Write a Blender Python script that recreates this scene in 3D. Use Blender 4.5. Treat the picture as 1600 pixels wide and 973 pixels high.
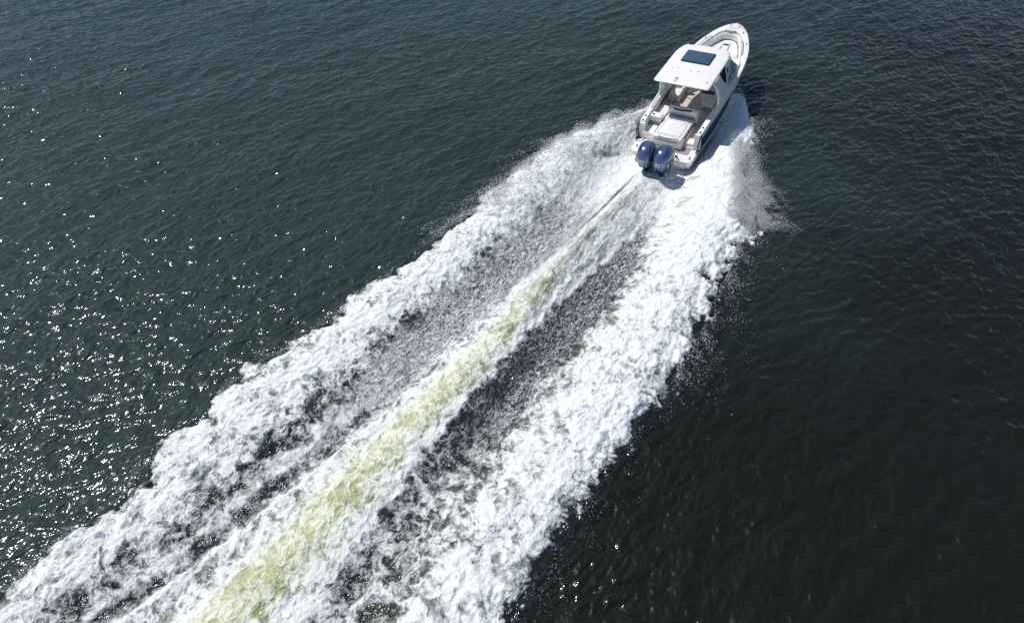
import bpy, bmesh, math, random
import numpy as np
from mathutils import Vector, Matrix

for o in list(bpy.data.objects):
    bpy.data.objects.remove(o)
S = bpy.context.scene
COL = S.collection
R = math.radians

# ------------------------------------------------------------------ camera
HEAD, TRIM, HEEL = 1.0481, 0.0845, -0.0497      # heading of the boat, bow-up trim, heel
cam_d = bpy.data.cameras.new('camera')
cam = bpy.data.objects.new('camera', cam_d)
COL.objects.link(cam)
cam_d.sensor_width = 36.0
cam_d.lens = 36.0 * 1067.0 / 1600.0
cam_d.clip_start = 0.1
cam_d.clip_end = 20000
cam.location = (-6.2727, -24.834, 16.2975)
pitch, croll = 0.7898, -0.0065
fw = Vector((0, math.cos(pitch), -math.sin(pitch)))
up = Vector((0, math.sin(pitch), math.cos(pitch)))
rt = Vector((1, 0, 0))
r2 = rt * math.cos(croll) + up * math.sin(croll)
u2 = up * math.cos(croll) - rt * math.sin(croll)
m = Matrix((r2, u2, -fw)).transposed()
cam.rotation_euler = m.to_euler()
S.camera = cam

# ------------------------------------------------------------------ light
SUN_EL, SUN_AZ = R(60), R(155)                   # azimuth counted from +X
sd = Vector((math.cos(SUN_EL) * math.cos(SUN_AZ), math.cos(SUN_EL) * math.sin(SUN_AZ), math.sin(SUN_EL)))
sun_d = bpy.data.lights.new('sun', 'SUN')
sun_d.energy = 3.6
sun_d.angle = R(0.53)
sun_d.color = (1.0, 0.97, 0.925)
sun = bpy.data.objects.new('sun', sun_d)
COL.objects.link(sun)
sun.location = sd * 60
sun.rotation_euler = sd.to_track_quat('Z', 'Y').to_euler()
W = bpy.data.worlds.new('World')
S.world = W
W.use_nodes = True
nt = W.node_tree
bg = nt.nodes['Background']
sky = nt.nodes.new('ShaderNodeTexSky')
sky.sky_type = 'NISHITA'
sky.sun_disc = False
sky.sun_elevation = SUN_EL
sky.sun_rotation = R(90) - SUN_AZ                # rotation is clockwise from +Y
sky.air_density = 1.0
sky.dust_density = 0.3
sky.ozone_density = 3.0
nt.links.new(sky.outputs[0], bg.inputs[0])
bg.inputs[1].default_value = 0.094
S.view_settings.view_transform = 'Standard'
S.view_settings.look = 'None'
S.view_settings.exposure = 0.0
S.view_settings.gamma = 1.0
S.render.engine = 'CYCLES'
S.cycles.use_denoising = False
S.cycles.use_adaptive_sampling = False
S.cycles.max_bounces = 6
S.cycles.diffuse_bounces = 6
S.cycles.glossy_bounces = 3
S.cycles.caustics_reflective = False
S.cycles.caustics_refractive = False
S.cycles.sample_clamp_indirect = 4.0

# ------------------------------------------------------------------ node helpers
def new_mat(name):
    mt = bpy.data.materials.new(name)
    mt.use_nodes = True
    return mt, mt.node_tree, mt.node_tree.nodes['Principled BSDF']

class NT:
    """small helper that builds math on a node tree"""
    def __init__(s, t):
        s.t = t
    def n(s, kind, **kw):
        nd = s.t.nodes.new(kind)
        for k, v in kw.items():
            setattr(nd, k, v)
        return nd
    def put(s, sock, v):
        if isinstance(v, bpy.types.NodeSocket):
            s.t.links.new(v, sock)
        else:
            sock.default_value = v
    def m(s, op, a, b=0.0, c=0.0, clamp=False):
        nd = s.n('ShaderNodeMath', operation=op, use_clamp=clamp)
        s.put(nd.inputs[0], a); s.put(nd.inputs[1], b); s.put(nd.inputs[2], c)
        return nd.outputs[0]
    def ramp(s, v, a, b, c=0.0, d=1.0, smooth=True):
        nd = s.n('ShaderNodeMapRange', interpolation_type='SMOOTHSTEP' if smooth else 'LINEAR')
        s.put(nd.inputs[0], v); s.put(nd.inputs[1], a); s.put(nd.inputs[2], b)
        s.put(nd.inputs[3], c); s.put(nd.inputs[4], d)
        return nd.outputs[0]
    def mix(s, f, a, b):
        nd = s.n('ShaderNodeMix', data_type='RGBA')
        s.put(nd.inputs[0], f); s.put(nd.inputs[6], a); s.put(nd.inputs[7], b)
        return nd.outputs[2]
    def fmix(s, f, a, b):
        nd = s.n('ShaderNodeMix', data_type='FLOAT')
        s.put(nd.inputs[0], f); s.put(nd.inputs[2], a); s.put(nd.inputs[3], b)
        return nd.outputs[0]
    def attr(s, name):
        return s.n('ShaderNodeAttribute', attribute_name=name).outputs['Fac']
    def coord(s, scale=(1, 1, 1), rot=0.0, warp=None):
        tc = s.n('ShaderNodeTexCoord').outputs['Object']
        if warp is not None:
            add = s.n('ShaderNodeVectorMath', operation='ADD')
            s.put(add.inputs[0], tc); s.put(add.inputs[1], warp)
            tc = add.outputs[0]
        mp = s.n('ShaderNodeMapping')
        mp.inputs['Scale'].default_value = scale
        mp2 = s.n('ShaderNodeMapping')
        mp2.inputs['Rotation'].default_value = (0, 0, rot)
        s.put(mp2.inputs[0], tc)
        s.put(mp.inputs[0], mp2.outputs[0])
        return mp.outputs[0]
    def noise(s, vec, scale, detail=2.0, rough=0.5, dist=0.0, kind='FBM', color=False):
        nd = s.n('ShaderNodeTexNoise', noise_type=kind)
        s.put(nd.inputs['Vector'], vec)
        nd.inputs['Scale'].default_value = scale
        nd.inputs['Detail'].default_value = detail
        nd.inputs['Roughness'].default_value = rough
        nd.inputs['Distortion'].default_value = dist
        return nd.outputs['Color' if color else 'Fac']
    def vor(s, vec, scale, feature='F1', smooth=None):
        nd = s.n('ShaderNodeTexVoronoi', feature=feature)
        s.put(nd.inputs['Vector'], vec)
        nd.inputs['Scale'].default_value = scale
        return nd.outputs['Distance']
    def bump(s, h, strength, dist, normal=None):
        nd = s.n('ShaderNodeBump')
        s.put(nd.inputs['Height'], h)
        s.put(nd.inputs['Strength'], strength)
        nd.inputs['Distance'].default_value = dist
        if normal is not None:
            s.put(nd.inputs['Normal'], normal)
        return nd.outputs[0]

# ------------------------------------------------------------------ numpy noise
def perlin(x, y, seed=0):
    rs = np.random.RandomState(seed)
    perm = rs.permutation(4096).astype(np.int32)
    ang = (rs.rand(4096) * 2 * math.pi)
    gx = np.cos(ang).astype(np.float32); gy = np.sin(ang).astype(np.float32)
    xi = np.floor(x).astype(np.int32); yi = np.floor(y).astype(np.int32)
    xf = (x - xi).astype(np.float32); yf = (y - yi).astype(np.float32)
    u = xf * xf * xf * (xf * (xf * 6 - 15) + 10); v = yf * yf * yf * (yf * (yf * 6 - 15) + 10)
    def g(ix, iy, dx, dy):
        k = perm[(perm[ix & 4095] + iy) & 4095]
        return gx[k] * dx + gy[k] * dy
    a = g(xi, yi, xf, yf); b = g(xi + 1, yi, xf - 1, yf)
    c = g(xi, yi + 1, xf, yf - 1); d = g(xi + 1, yi + 1, xf - 1, yf - 1)
    return ((a + u * (b - a)) + v * ((c + u * (d - c)) - (a + u * (b - a)))) * 1.42

def fbm(x, y, octs, seed=0, gain=0.5, lac=2.03, ridged=False):
    r = 0; a = 1.0; tot = 0
    for k in range(octs):
        p = perlin(x, y, seed + k * 17)
        if ridged:
            p = 1 - 2 * np.abs(p)
        r = r + a * p; tot += a
        a *= gain; x = x * lac + 3.7; y = y * lac - 1.9
    return r / tot

def sst(x, a, b):
    t = np.clip((x - a) / (b - a), 0, 1)
    return t * t * (3 - 2 * t)

# ------------------------------------------------------------------ the wake's lines, in metres:
# s = distance astern of the boat's stern (negative: alongside the hull), t = distance to port of the keel line
LA = [(-9.5, 0.3), (-6.6, 1.05), (-4.8, 1.6), (-2.78, 2.5), (-0.8, 3.7), (1.0, 4.45), (2.97, 4.85), (8.52, 5.37), (10.82, 5.76), (12.56, 5.83), (15.63, 6.5), (17.11, 6.97), (19.47, 6.59), (21.9, 6.78), (23.45, 6.99), (24.95, 7.02), (40, 8.6)]
LB = [(-9.5, 0.2), (-5.0, 1.2), (-0.51, 1.6), (0.93, 2.3), (3.45, 2.35), (7.7, 2.78), (11.29, 3.26), (13.92, 3.47), (15.85, 3.48), (17.85, 3.73), (19.63, 3.95), (21.53, 4.3), (23.12, 4.75), (24.45, 4.86), (40, 6.5)]
LC = [(-9.5, 0.1), (0, 0.6), (1.74, 0.62), (6.03, 0.96), (10.43, 1.73), (13.55, 2.0), (16.23, 2.23), (18.55, 2.64), (20.89, 3.16), (22.43, 3.53), (23.94, 3.95), (40, 5.6)]
LD = [(-9.5, 0.0), (1.76, 0.0), (5.0, 0.28), (8.3, 0.55), (12.19, 0.69), (15.3, 1.05), (17.44, 1.3), (19.92, 1.46), (22.3, 1.74), (40, 3.0)]
LE = [(-9.5, -0.1), (0, -1.0), (0.96, -0.95), (4.38, -0.95), (6.67, -0.62), (10.11, -0.07), (14.34, 0.32), (17.42, 0.45), (19.71, 0.39), (21.81, 0.2), (40, 1.0)]
LF = [(-9.5, -0.2), (-5, -1.1), (-0.52, -1.27), (2.88, -1.41), (5.89, -1.56), (8.5, -1.69), (10.74, -1.32), (12.33, -1.22), (14.2, -1.35), (16.05, -1.16), (17.64, -0.74), (19.37, -0.56), (21.07, -0.71), (40, -0.7)]
LG = [(-9.5, -0.3), (-7.75, -1.44), (-4.19, -2.91), (-2.4, -3.15), (-0.42, -3.76), (2.85, -4.6), (5.3, -4.71), (8.98, -4.95), (12.15, -4.51), (14.76, -4.25), (16.74, -4.15), (18.69, -4.01), (19.54, -3.79), (40, -4.4)]
def line(L, s):
    a = np.array(L)
    return np.interp(s, a[:, 0], a[:, 1])
def along(tab, s):
    a = np.array(tab)
    return np.interp(s, a[:, 0], a[:, 1])
def halfbeam(s):                                    # waterline half-breadth of the hull at s
    return along([(-7.6, 0.0), (-6.8, 0.35), (-5.5, 0.75), (-4, 1.02), (-2, 1.12), (0, 1.12)], s)

def wake_fields(s, t, waves):
    """height, foam density, fineness, aeration, yellowness at the points (s, t)"""
    # lobed outlines: the lines themselves wander
    wob = fbm(s * 0.55, t * 0.55, 3, 11, 0.6)
    wob2 = fbm(s * 1.9, t * 1.9, 4, 23, 0.6)
    A = line(LA, s); B = line(LB, s); C = line(LC, s); D = line(LD, s); E = line(LE, s); F = line(LF, s); G = line(LG, s)
    grow = sst(s, -6.5, -1)
    lobeA = np.abs(perlin(s * 0.62 + 0.3 * wob, s * 0 + 7.3, 71)) * 0.75 - 0.22
    lobeG = np.abs(perlin(s * 0.55 + 0.3 * wob, s * 0 + 2.1, 72)) * 0.85 - 0.25
    tA = A + grow * (lobeA * 1.5 + 0.36 * wob + 0.42 * wob2)
    tG = G - grow * (lobeG * 1.15 + 0.42 * wob + 0.75 * wob2)
    tB = B + grow * (0.32 * wob + 0.5 * wob2); tF = F + grow * (0.3 * wob + 0.5 * wob2)
    tC = C + (0.05 + .2 * sst(s, 3, 6) * (1 - sst(s, 11, 14))) * wob2 + 0.13 * wob * sst(s, 4, 12) + .26 * wob2 * sst(s, 4, 12); tE = E + 0.26 * wob2 + 0.16 * wob
    inA = tA - t; inG = t - tG                     # > 0 inside the foam
    started = sst(s, -8.2, -7.0)
    # ---- foam density
    wL = np.clip((t - tB) / np.maximum(A - B, .2), 0, 1.2)
    wR = np.clip((tF - t) / np.maximum(F - G, .2), 0, 1.2)
    far = sst(s, 13, 20)
    rag0 = fbm(s * 1.0, t * 1.15, 5, 91, 0.6)
    band_l = (0.40 + 0.28 * sst(wL, 0.0, 0.5)) + 0.17 * (1 - sst(s, 1, 9)) - 0.09 * far * (1 - 0.5 * sst(wL, .2, .8)) - 0.05 * sst(s, 8, 14)
    band_r = (0.42 + 0.27 * sst(wR, 0.0, 0.4)) + 0.20 * (1 - sst(s, 1, 10)) - 0.12 * far
    patch = fbm(s * 0.5, t * 0.9, 3, 301, 0.6)
    band_l = band_l + 0.20 * patch; band_r = band_r + 0.16 * patch
    mid_l = along([(-9, .9), (0.5, .88), (2, .78), (5, .45), (9, .33), (14, .39), (19, .56), (26, .60)], s) + .15 * far * rag0
    mid_l = mid_l - 0.36 * far * np.exp(-((t - C - 0.40 - .25 * wob) / 0.30) ** 2)
    cen = along([(-9, .9), (1, .80), (3, .62), (8, .60), (13, .62), (16, .60), (26, .50)], s) + 0.12 * patch
    cen = cen - along([(0, .05), (4, .14), (12, .18), (26, .16)], s) * np.exp(-((t - D) / (0.22 + .012 * s)) ** 2)
    mid_r = along([(-9, .9), (1.5, .86), (3.2, .52), (5, .30), (9, .20), (14, .24), (18, .42), (26, .50)], s) + 0.05 * patch + .3 * far * rag0
    mid_r = mid_r - .13 * sst(s, 8, 14) * np.exp(-((tE - .42 - t + .3 * wob) / .42) ** 2)
    d = np.where(t > tB, band_l, np.where(t > tC, mid_l, np.where(t > tE, cen, np.where(t > tF, mid_r, band_r))))
    def soft(lo, hi, edge, w):
        return lo + (hi - lo) * sst(t - edge, -w, w)
    band_l = band_l + .19 * rag0; band_r = band_r + .28 * rag0; cen = cen + .15 * rag0
    d1 = soft(band_r, mid_r, tF, 0.16)
    d2 = soft(d1, cen, tE, 0.14)
    d3 = soft(d2, mid_l, tC, 0.42 - .33 * sst(s, 14, 17))
    d = soft(d3, band_l, tB, 0.30)
    # bright crest lines at the two edges of the prop wash
    d = d + 0.25 * sst(s, 14, 18) * np.exp(-((t - tC + 0.05) / 0.06) ** 2) + 0.16 * np.exp(-((t - tE - .08) / 0.09) ** 2)
    # smooth aerated sheet beside the hull, starboard
    inside = sst(inA, -0.05, 0.10) * sst(inG, -0.05, 0.12) * started
    fringe = 1 - 0.42 * sst(s, 1, 6) * (1 - sst(np.minimum(inA, inG), 0.0, 0.45))
    dens = d * inside * fringe
    hb = halfbeam(s)
    # ---- fineness: 1 = fine speckle of the troughs, 0 = creamy foam
    fine = np.maximum(sst(t, tC - .05, tC + .1) * (1 - sst(t, tB - .1, tB + .5)), sst(t, tF - .2, tF + .25) * (1 - sst(t, tE - .15, tE + .05)))
    fine = fine * sst(s, 1.5, 4) * (1 - .85 * sst(s, 12, 18))
    # ---- yellow green of the prop wash
    yc = np.exp(-((t - D) / np.maximum(0.42 + 0.018 * s, .3)) ** 2)
    yel = yc * along([(0, 0.0), (3, .04), (8, .24), (14, .78), (26, .95)], s)
    yel = yel + 0.22 * np.exp(-((t - (F - 0.55)) / 0.45) ** 2) * sst(s, 1.0, 4) * (1 - .6 * sst(s, 14, 18)) * (.7 + .5 * patch)
    yel = yel + 0.25 * np.exp(-((t - D - .45) / .3) ** 2) * sst(s, 3, 6)
    yel = np.clip(yel, 0, 1) * inside * (1 - sst(t, tF - .1, tF + .15) * (1 - sst(t, tE, tE + .25)))
    aer = np.clip(dens * 1.25, 0, 1)
    aer = np.maximum(aer, 0.0)
    # ---- height
    k = along([(-9, 0), (-6.5, .2), (-3, .8), (0, 1.0), (5, .85), (12, .6), (20, .42), (30, .3)], s)
    pl = np.clip((t - B) / np.maximum(tA - B, .3), -.5, 1.15); pr = np.clip((F - t) / np.maximum(F - tG, .3), -.5, 1.15)
    ridge_l = (0.50 + .25 * sst(s, -5, -3) * (1 - sst(s, 2, 6))) * sst(pl, -0.25, 0.62) * (1 - sst(pl, 0.72, 1.06))
    ridge_r = 0.48 * sst(pr, -0.2, 0.60) * (1 - sst(pr, 0.70, 1.05))
    trough = -0.28 * along([(-3, 0), (1, 1), (6, .8), (14, .45), (30, .15)], s) * (np.exp(-((t - (B + C) / 2) / 0.8) ** 2) + np.exp(-((t - (E + F) / 2) / 0.6) ** 2))
    rooster = 0.34 * along([(.3, 0), (2.5, .35), (6, 1), (12, .8), (24, .5)], s) * np.exp(-((t - D - 0.1) / (0.55 + .02 * s)) ** 2)
    # folded furrow beside the port engine, and the sharp fold far astern
    fur = -0.12 * np.exp(-((t - C - 0.02) / 0.07) ** 2) * sst(s, 1.2, 1.8) * (1 - sst(s, 4.5, 7))
    fold = 0.10 * sst(t, C - .5, C - .02) * (1 - sst(t, C, C + .09)) * sst(s, 14, 18)
    fold = fold + .05 * sst(s, 1.5, 3) * (1 - sst(s, 9, 13)) * np.exp(-((t - D) / 1.1) ** 2) * (perlin(s * .16, t * 3.2 + .3 * wob, 333) + .5 * perlin(s * .25, t * 7 + .3 * wob, 334))
    h = k * (ridge_l + ridge_r) + trough + rooster + fur + fold
    rag = rag0
    rag2 = fbm(s * 3.3, t * 3.3, 4, 57, 0.62, ridged=True)
    rag3 = perlin(s * 13, t * 13, 58)
    lump = dens * (1 - 0.72 * fine) * inside
    lump = lump * (1 - .55 * sst(s, -6, -3) * (1 - sst(s, 2, 11)))
    h = h + lump * (0.17 * rag + 0.10 * rag2 + 0.014 * rag3) * along([(-9, .4), (0, .8), (4, 1.0), (30, 1.0)], s)
    h = h + fine * inside * (0.022 * perlin(s * 7, t * 7, 5) + 0.015 * perlin(s * 15, t * 15, 6) + .03 * rag)
    # foam stands proud of the dark water at its outline
    h = h + 0.05 * inside
    h = h + waves * (1 - 0.65 * inside)
    # hollow under the planing hull
    hull = (1 - sst(np.abs(t), hb + .05, hb + .4)) * sst(s, -7.6, -6.5) * (1 - sst(s, -0.3, 0.5))
    h = h * (1 - hull) - 0.16 * hull
    # dark window of bare water between stern and port plume
    gu = (s - .45) * .80 + (t - 2.12) * .60; gv = -(s - .45) * .60 + (t - 2.12) * .80 + .10 * wob2
    gap = np.exp(-(gu / .75) ** 2 - (gv / .13) ** 2)
    dens = dens * (1 - 0.62 * gap)
    h = h - .12 * gap
    dens = dens * (1 - 0.8 * np.exp(-((t - C - 0.02) / 0.05) ** 2) * sst(s, 1.0, 1.6) * (1 - sst(s, 5, 7.5)))
    mist = sst(s, -6, -3) * (1 - sst(s, 2, 11))          # near the hull foam is smooth, atomised
    stk = sst(t, tE - .3, tE + .2) * (1 - sst(t, tC, tC + .6)) * sst(s, .2, 1.0) * (1 - sst(s, 8, 13))
    stk = np.maximum(stk, .75 * sst(t, tC, tC + .3) * (1 - sst(t, tB - .2, tB + .6)) * sst(s, .6, 1.6) * (1 - sst(s, 4, 8)))
    return h, dens, fine, aer, yel, mist, inA, inG, stk

# ------------------------------------------------------------------ the water surface
def axis(dense0, dense1, step, lo, hi, g, cap):
    a = list(np.arange(dense0, dense1 + 1e-6, step))
    for sgn, end, lim in ((1, a[-1], hi), (-1, a[0], lo)):
        st = step; p = end; ext = []
        while (p < lim) if sgn > 0 else (p > lim):
            st = min(st * g, cap); p += sgn * st; ext.append(p)
        while abs(p) < 4000:
            st *= 1.35; p += sgn * st; ext.append(p)
        a = a + ext if sgn > 0 else ext[::-1] + a
    return np.array(a)
sx = axis(-7.5, 25.5, 0.047, -30, 27, 1.02, 0.15)      # astern
ty = axis(-5.9, 8.0, 0.042, -17, 45, 1.012, 0.15)
SS, TT = np.meshgrid(sx, ty, indexing='ij')
NS, NTt = SS.shape
s_ = SS.ravel(); t_ = TT.ravel()
# world directions for the wind waves
X = -s_ ; Y = t_
def rot(a):
    c, s0 = math.cos(a), math.sin(a)
    return X * c + Y * s0, -X * s0 + Y * c             # along, across
fade = 1 - sst(np.hypot(X, Y), 45, 90)
CREST = R(40) - HEAD
al, ac = rot(CREST)
al2, ac2 = rot(CREST + R(38))
al3, ac3 = rot(CREST - R(24))
wav = 0.045 * perlin(al * 0.14, ac * 0.42, 201) + 0.032 * (1 - 2 * np.abs(perlin(al * 0.30, ac * 1.05, 202)))
wav += 0.019 * perlin(al2 * 0.7, ac2 * 1.7, 203) + 0.022 * (1 - 2 * np.abs(perlin(al3 * 0.8, ac3 * 2.3, 204)))
wav += 0.014 * (1 - 2 * np.abs(perlin(al * 1.7, ac * 4.4, 205)))
wav = wav * fade * (1.25 + .6 * fbm(X * .09, Y * .09, 2, 260))
H, DEN, FIN, AER, YEL, MIS, INA, ING, STK = wake_fields(s_, t_, wav)
H = H * (s_ < 60) * fade
Z = H
co = np.stack([X, Y, Z], 1).astype(np.float32)

idx = np.arange(NS * NTt).reshape(NS, NTt)
q = np.stack([idx[:-1, :-1], idx[:-1, 1:], idx[1:, 1:], idx[1:, :-1]], -1).reshape(-1, 4)
inside_v = (INA > -0.06) & (ING > -0.06) & (s_ > -8.1) & (s_ < 27.5)
qi = inside_v[q].any(1)

def mesh_from(name, quads, mat, attrs):
    used, inv = np.unique(quads, return_inverse=True)
    me = bpy.data.meshes.new(name)
    me.vertices.add(len(used)); me.vertices.foreach_set('co', co[used].ravel())
    n = len(quads)
    me.loops.add(n * 4); me.polygons.add(n)
    me.loops.foreach_set('vertex_index', inv.astype(np.int32).ravel())
    me.polygons.foreach_set('loop_start', np.arange(0, n * 4, 4, dtype=np.int32))
    me.polygons.foreach_set('loop_total', np.full(n, 4, dtype=np.int32))
    me.polygons.foreach_set('use_smooth', np.ones(n, dtype=bool))
    for k, v in attrs.items():
        a = me.attributes.new(k, 'FLOAT', 'POINT')
        a.data.foreach_set('value', v[used].astype(np.float32))
    me.update(calc_edges=True)
    me.materials.append(mat)
    o = bpy.data.objects.new(name, me)
    COL.objects.link(o)
    o.rotation_euler = (0, 0, HEAD)
    return o

def water_bump(N):
    """ripples finer than the mesh, shared by the open water and the wake"""
    a = CREST
    c1 = N.coord((0.45, 1.0, 1.0), -a)
    c2 = N.coord((0.55, 1.0, 1.0), -(a + R(35)))
    n1 = N.noise(c1, 3.1, 1.5, 0.5)
    n2 = N.noise(c2, 6.2, 1.0, 0.5)
    n3 = N.noise(N.coord((0.5, 1, 1), -a), 13.0, 0.5, 0.5)
    h = N.m('ADD', N.m('MULTIPLY', n1, 0.080), N.m('MULTIPLY', n2, 0.046))
    h = N.m('ADD', h, N.m('MULTIPLY', n3, 0.012))
    n4 = N.noise(N.coord((0.55, 1.0, 1.0), -(a + R(12))), 2.5, 1.5, 0.5)
    h = N.m('ADD', h, N.m('MULTIPLY', N.m('ABSOLUTE', N.m('SUBTRACT', n4, 0.5)), -0.155))
    # gusts: patches of calmer and rougher water
    g = N.noise(N.coord((0.5, 1, 1), -a), 0.10, 2.0, 0.5)
    return N.bump(h, N.ramp(g, 0.3, 0.7, 0.65, 1.0), 1.0)

WATER_DEEP = (0.0085, 0.0145, 0.0135, 1)
def mat_water():
    mt, t, b = new_mat('sea_water')
    N = NT(t)
    # sun-scatter brightness painted into the base colour: lighter teal to port, darker to starboard
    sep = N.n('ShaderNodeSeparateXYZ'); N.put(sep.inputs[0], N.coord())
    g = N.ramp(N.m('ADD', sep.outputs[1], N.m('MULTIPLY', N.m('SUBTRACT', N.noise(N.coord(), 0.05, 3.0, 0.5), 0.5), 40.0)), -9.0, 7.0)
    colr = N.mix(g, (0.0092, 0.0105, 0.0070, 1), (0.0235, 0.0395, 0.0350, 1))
    nb = water_bump(N)
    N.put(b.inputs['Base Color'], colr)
    b.inputs['Roughness'].default_value = 0.085
    b.inputs['IOR'].default_value = 1.333
    N.put(b.inputs['Normal'], nb)
    # capillary ripples too fine to see scatter part of the sunlight widely
    b2 = N.n('ShaderNodeBsdfPrincipled')
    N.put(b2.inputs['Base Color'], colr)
    b2.inputs['Roughness'].default_value = 0.33
    b2.inputs['IOR'].default_value = 1.333
    N.put(b2.inputs['Normal'], nb)
    mx = N.n('ShaderNodeMixShader'); mx.inputs[0].default_value = 0.25
    t.links.new(b.outputs[0], mx.inputs[1]); t.links.new(b2.outputs[0], mx.inputs[2])
    t.links.new(mx.outputs[0], t.nodes['Material Output'].inputs[0])
    return mt

def mat_wake():
    mt, t, b = new_mat('wake_foam')
    N = NT(t)
    den, fin, aer, yel, mis, stk = (N.attr(k) for k in ('foam_amount', 'fine_grain', 'aeration', 'yellow_tint', 'mist', 'streaky'))
    P = N.coord()
    wv = N.noise(P, 1.7, 3.0, 0.6, color=True)
    sub = N.n('ShaderNodeVectorMath', operation='SUBTRACT'); N.put(sub.inputs[0], wv); sub.inputs[1].default_value = (.5, .5, .5)
    sc = N.n('ShaderNodeVectorMath', operation='SCALE'); N.put(sc.inputs[0], sub.outputs[0]); sc.inputs['Scale'].default_value = 0.55
    warp = sc.outputs[0]
    Pw = N.coord((1, 1, 1), 0, warp)
    Ps = N.coord((0.5, 1.25, 1), R(-28), warp)
    # creamy foam: wisps and holes
    n1 = N.noise(Ps, 2.3, 7.0, 0.62, 0.35)
    e1 = N.vor(Pw, 3.4, 'DISTANCE_TO_EDGE')
    e2 = N.vor(Pw, 8.5, 'DISTANCE_TO_EDGE')
    lace = N.m('ADD', N.m('MULTIPLY', N.ramp(e1, 0.0, 0.36, 1, 0), 0.55), N.m('MULTIPLY', N.ramp(e2, 0.0, 0.36, 1, 0), 0.45))
    def ridge(n, k):
        return N.m('SUBTRACT', 1.0, N.m('MULTIPLY', N.m('ABSOLUTE', N.m('SUBTRACT', n, 0.5)), k), 0, True)
    r1 = ridge(N.noise(Pw, 1.25, 4.0, 0.58, 0.6), 7.0)
    r2_ = ridge(N.noise(Pw, 2.9, 3.0, 0.58, 0.5), 7.0)
    cream = N.m('ADD', N.m('MULTIPLY', N.ramp(n1, 0.28, 0.72, 0, 1, False), 0.27), N.m('MULTIPLY', lace, 0.12))
    cream = N.m('ADD', cream, N.m('ADD', N.m('MULTIPLY', r1, 0.31), N.m('MULTIPLY', r2_, 0.30)))
    # speckled troughs: fine grains drawn out astern
    n2 = N.noise(N.coord((0.36, 1.2, 1), 0, warp), 13.0, 3.0, 0.65, 0.6)
    e3 = N.vor(N.coord((0.42, 1.15, 1), 0, warp), 19.0, 'DISTANCE_TO_EDGE')
    spk = N.m('ADD', N.m('MULTIPLY', N.ramp(n2, 0.32, 0.68, 0, 1, False), 0.65), N.m('MULTIPLY', N.ramp(e3, 0, .4, 1, 0), 0.35))
    sn = N.noise(N.coord((0.10, 1.0, 1), 0, warp), 4.2, 5.0, 0.62)
    sn2 = N.noise(N.coord((0.25, 1.0, 1), 0, warp), 10.0, 3.0, 0.6)
    strk = N.m('ADD', N.m('MULTIPLY', N.ramp(sn, .3, .7, 0, 1, False), .6), N.m('MULTIPLY', N.ramp(sn2, .3, .7, 0, 1, False), .4))
    pat = N.fmix(fin, cream, spk)
    pat = N.fmix(N.m('MULTIPLY', stk, .85), pat, strk)
    thr = N.m('SUBTRACT', 1.0, den)
    wid = N.fmix(mis, N.fmix(fin, 0.25, 0.42), 0.42)
    lo = N.m('SUBTRACT', thr, wid); hi = N.m('ADD', thr, wid)
    foam = N.ramp(pat, lo, hi)
    foam = N.m('MULTIPLY', foam, N.ramp(den, 0.02, 0.2))
    # colour
    n4 = N.noise(P, 9.0, 3.0, 0.6)
    white = N.mix(n4, (0.74, 0.765, 0.755, 1), (0.88, 0.88, 0.86, 1))
    cream_c = N.mix(N.m('MULTIPLY', yel, 0.62), white, (0.78, 0.78, 0.50, 1))
    under = N.mix(N.ramp(aer, 0.35, 1.0), (0.016, 0.023, 0.024, 1), (0.22, 0.265, 0.235, 1))
    under = N.mix(N.m('MULTIPLY', yel, 0.95, 0, True), under, (0.52, 0.54, 0.27, 1))
    under = N.mix(N.m('MULTIPLY', fin, 0.8), under, N.mix(yel, (0.020, 0.023, 0.031, 1), (0.2, 0.22, 0.1, 1)))
    N.put(b.inputs['Base Color'], N.mix(foam, under, cream_c))
    N.put(b.inputs['Roughness'], N.fmix(foam, 0.14, 0.75))
    N.put(b.inputs['Specular IOR Level'], N.fmix(foam, 0.5, 0.25))
    b.inputs['IOR'].default_value = 1.333
    bw = water_bump(N)
    hb = N.m('ADD', N.m('MULTIPLY', pat, 0.045), N.m('MULTIPLY', foam, 0.018))
    nb = N.bump(hb, N.m('MULTIPLY', N.ramp(den, 0.0, 0.3, 0.0, 0.85), N.m('SUBTRACT', 1.0, N.m('MULTIPLY', N.m('MAXIMUM', mis, fin), 0.6))), 1.0, bw)
    N.put(b.inputs['Normal'], nb)
    return mt

M_WATER = mat_water(); M_WAKE = mat_wake()
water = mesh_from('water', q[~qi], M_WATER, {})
water['kind'] = 'structure'
water['label'] = 'dark green rippled water with sun glitter at the left'
wake = mesh_from('boat_wake', q[qi], M_WAKE, dict(foam_amount=DEN, fine_grain=FIN, aeration=AER, yellow_tint=YEL, mist=MIS, streaky=STK))
wake['kind'] = 'stuff'
wake['label'] = 'broad white foaming wake with a yellow-green centre stripe trailing behind the motorboat'
wake['category'] = 'wake'

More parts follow.
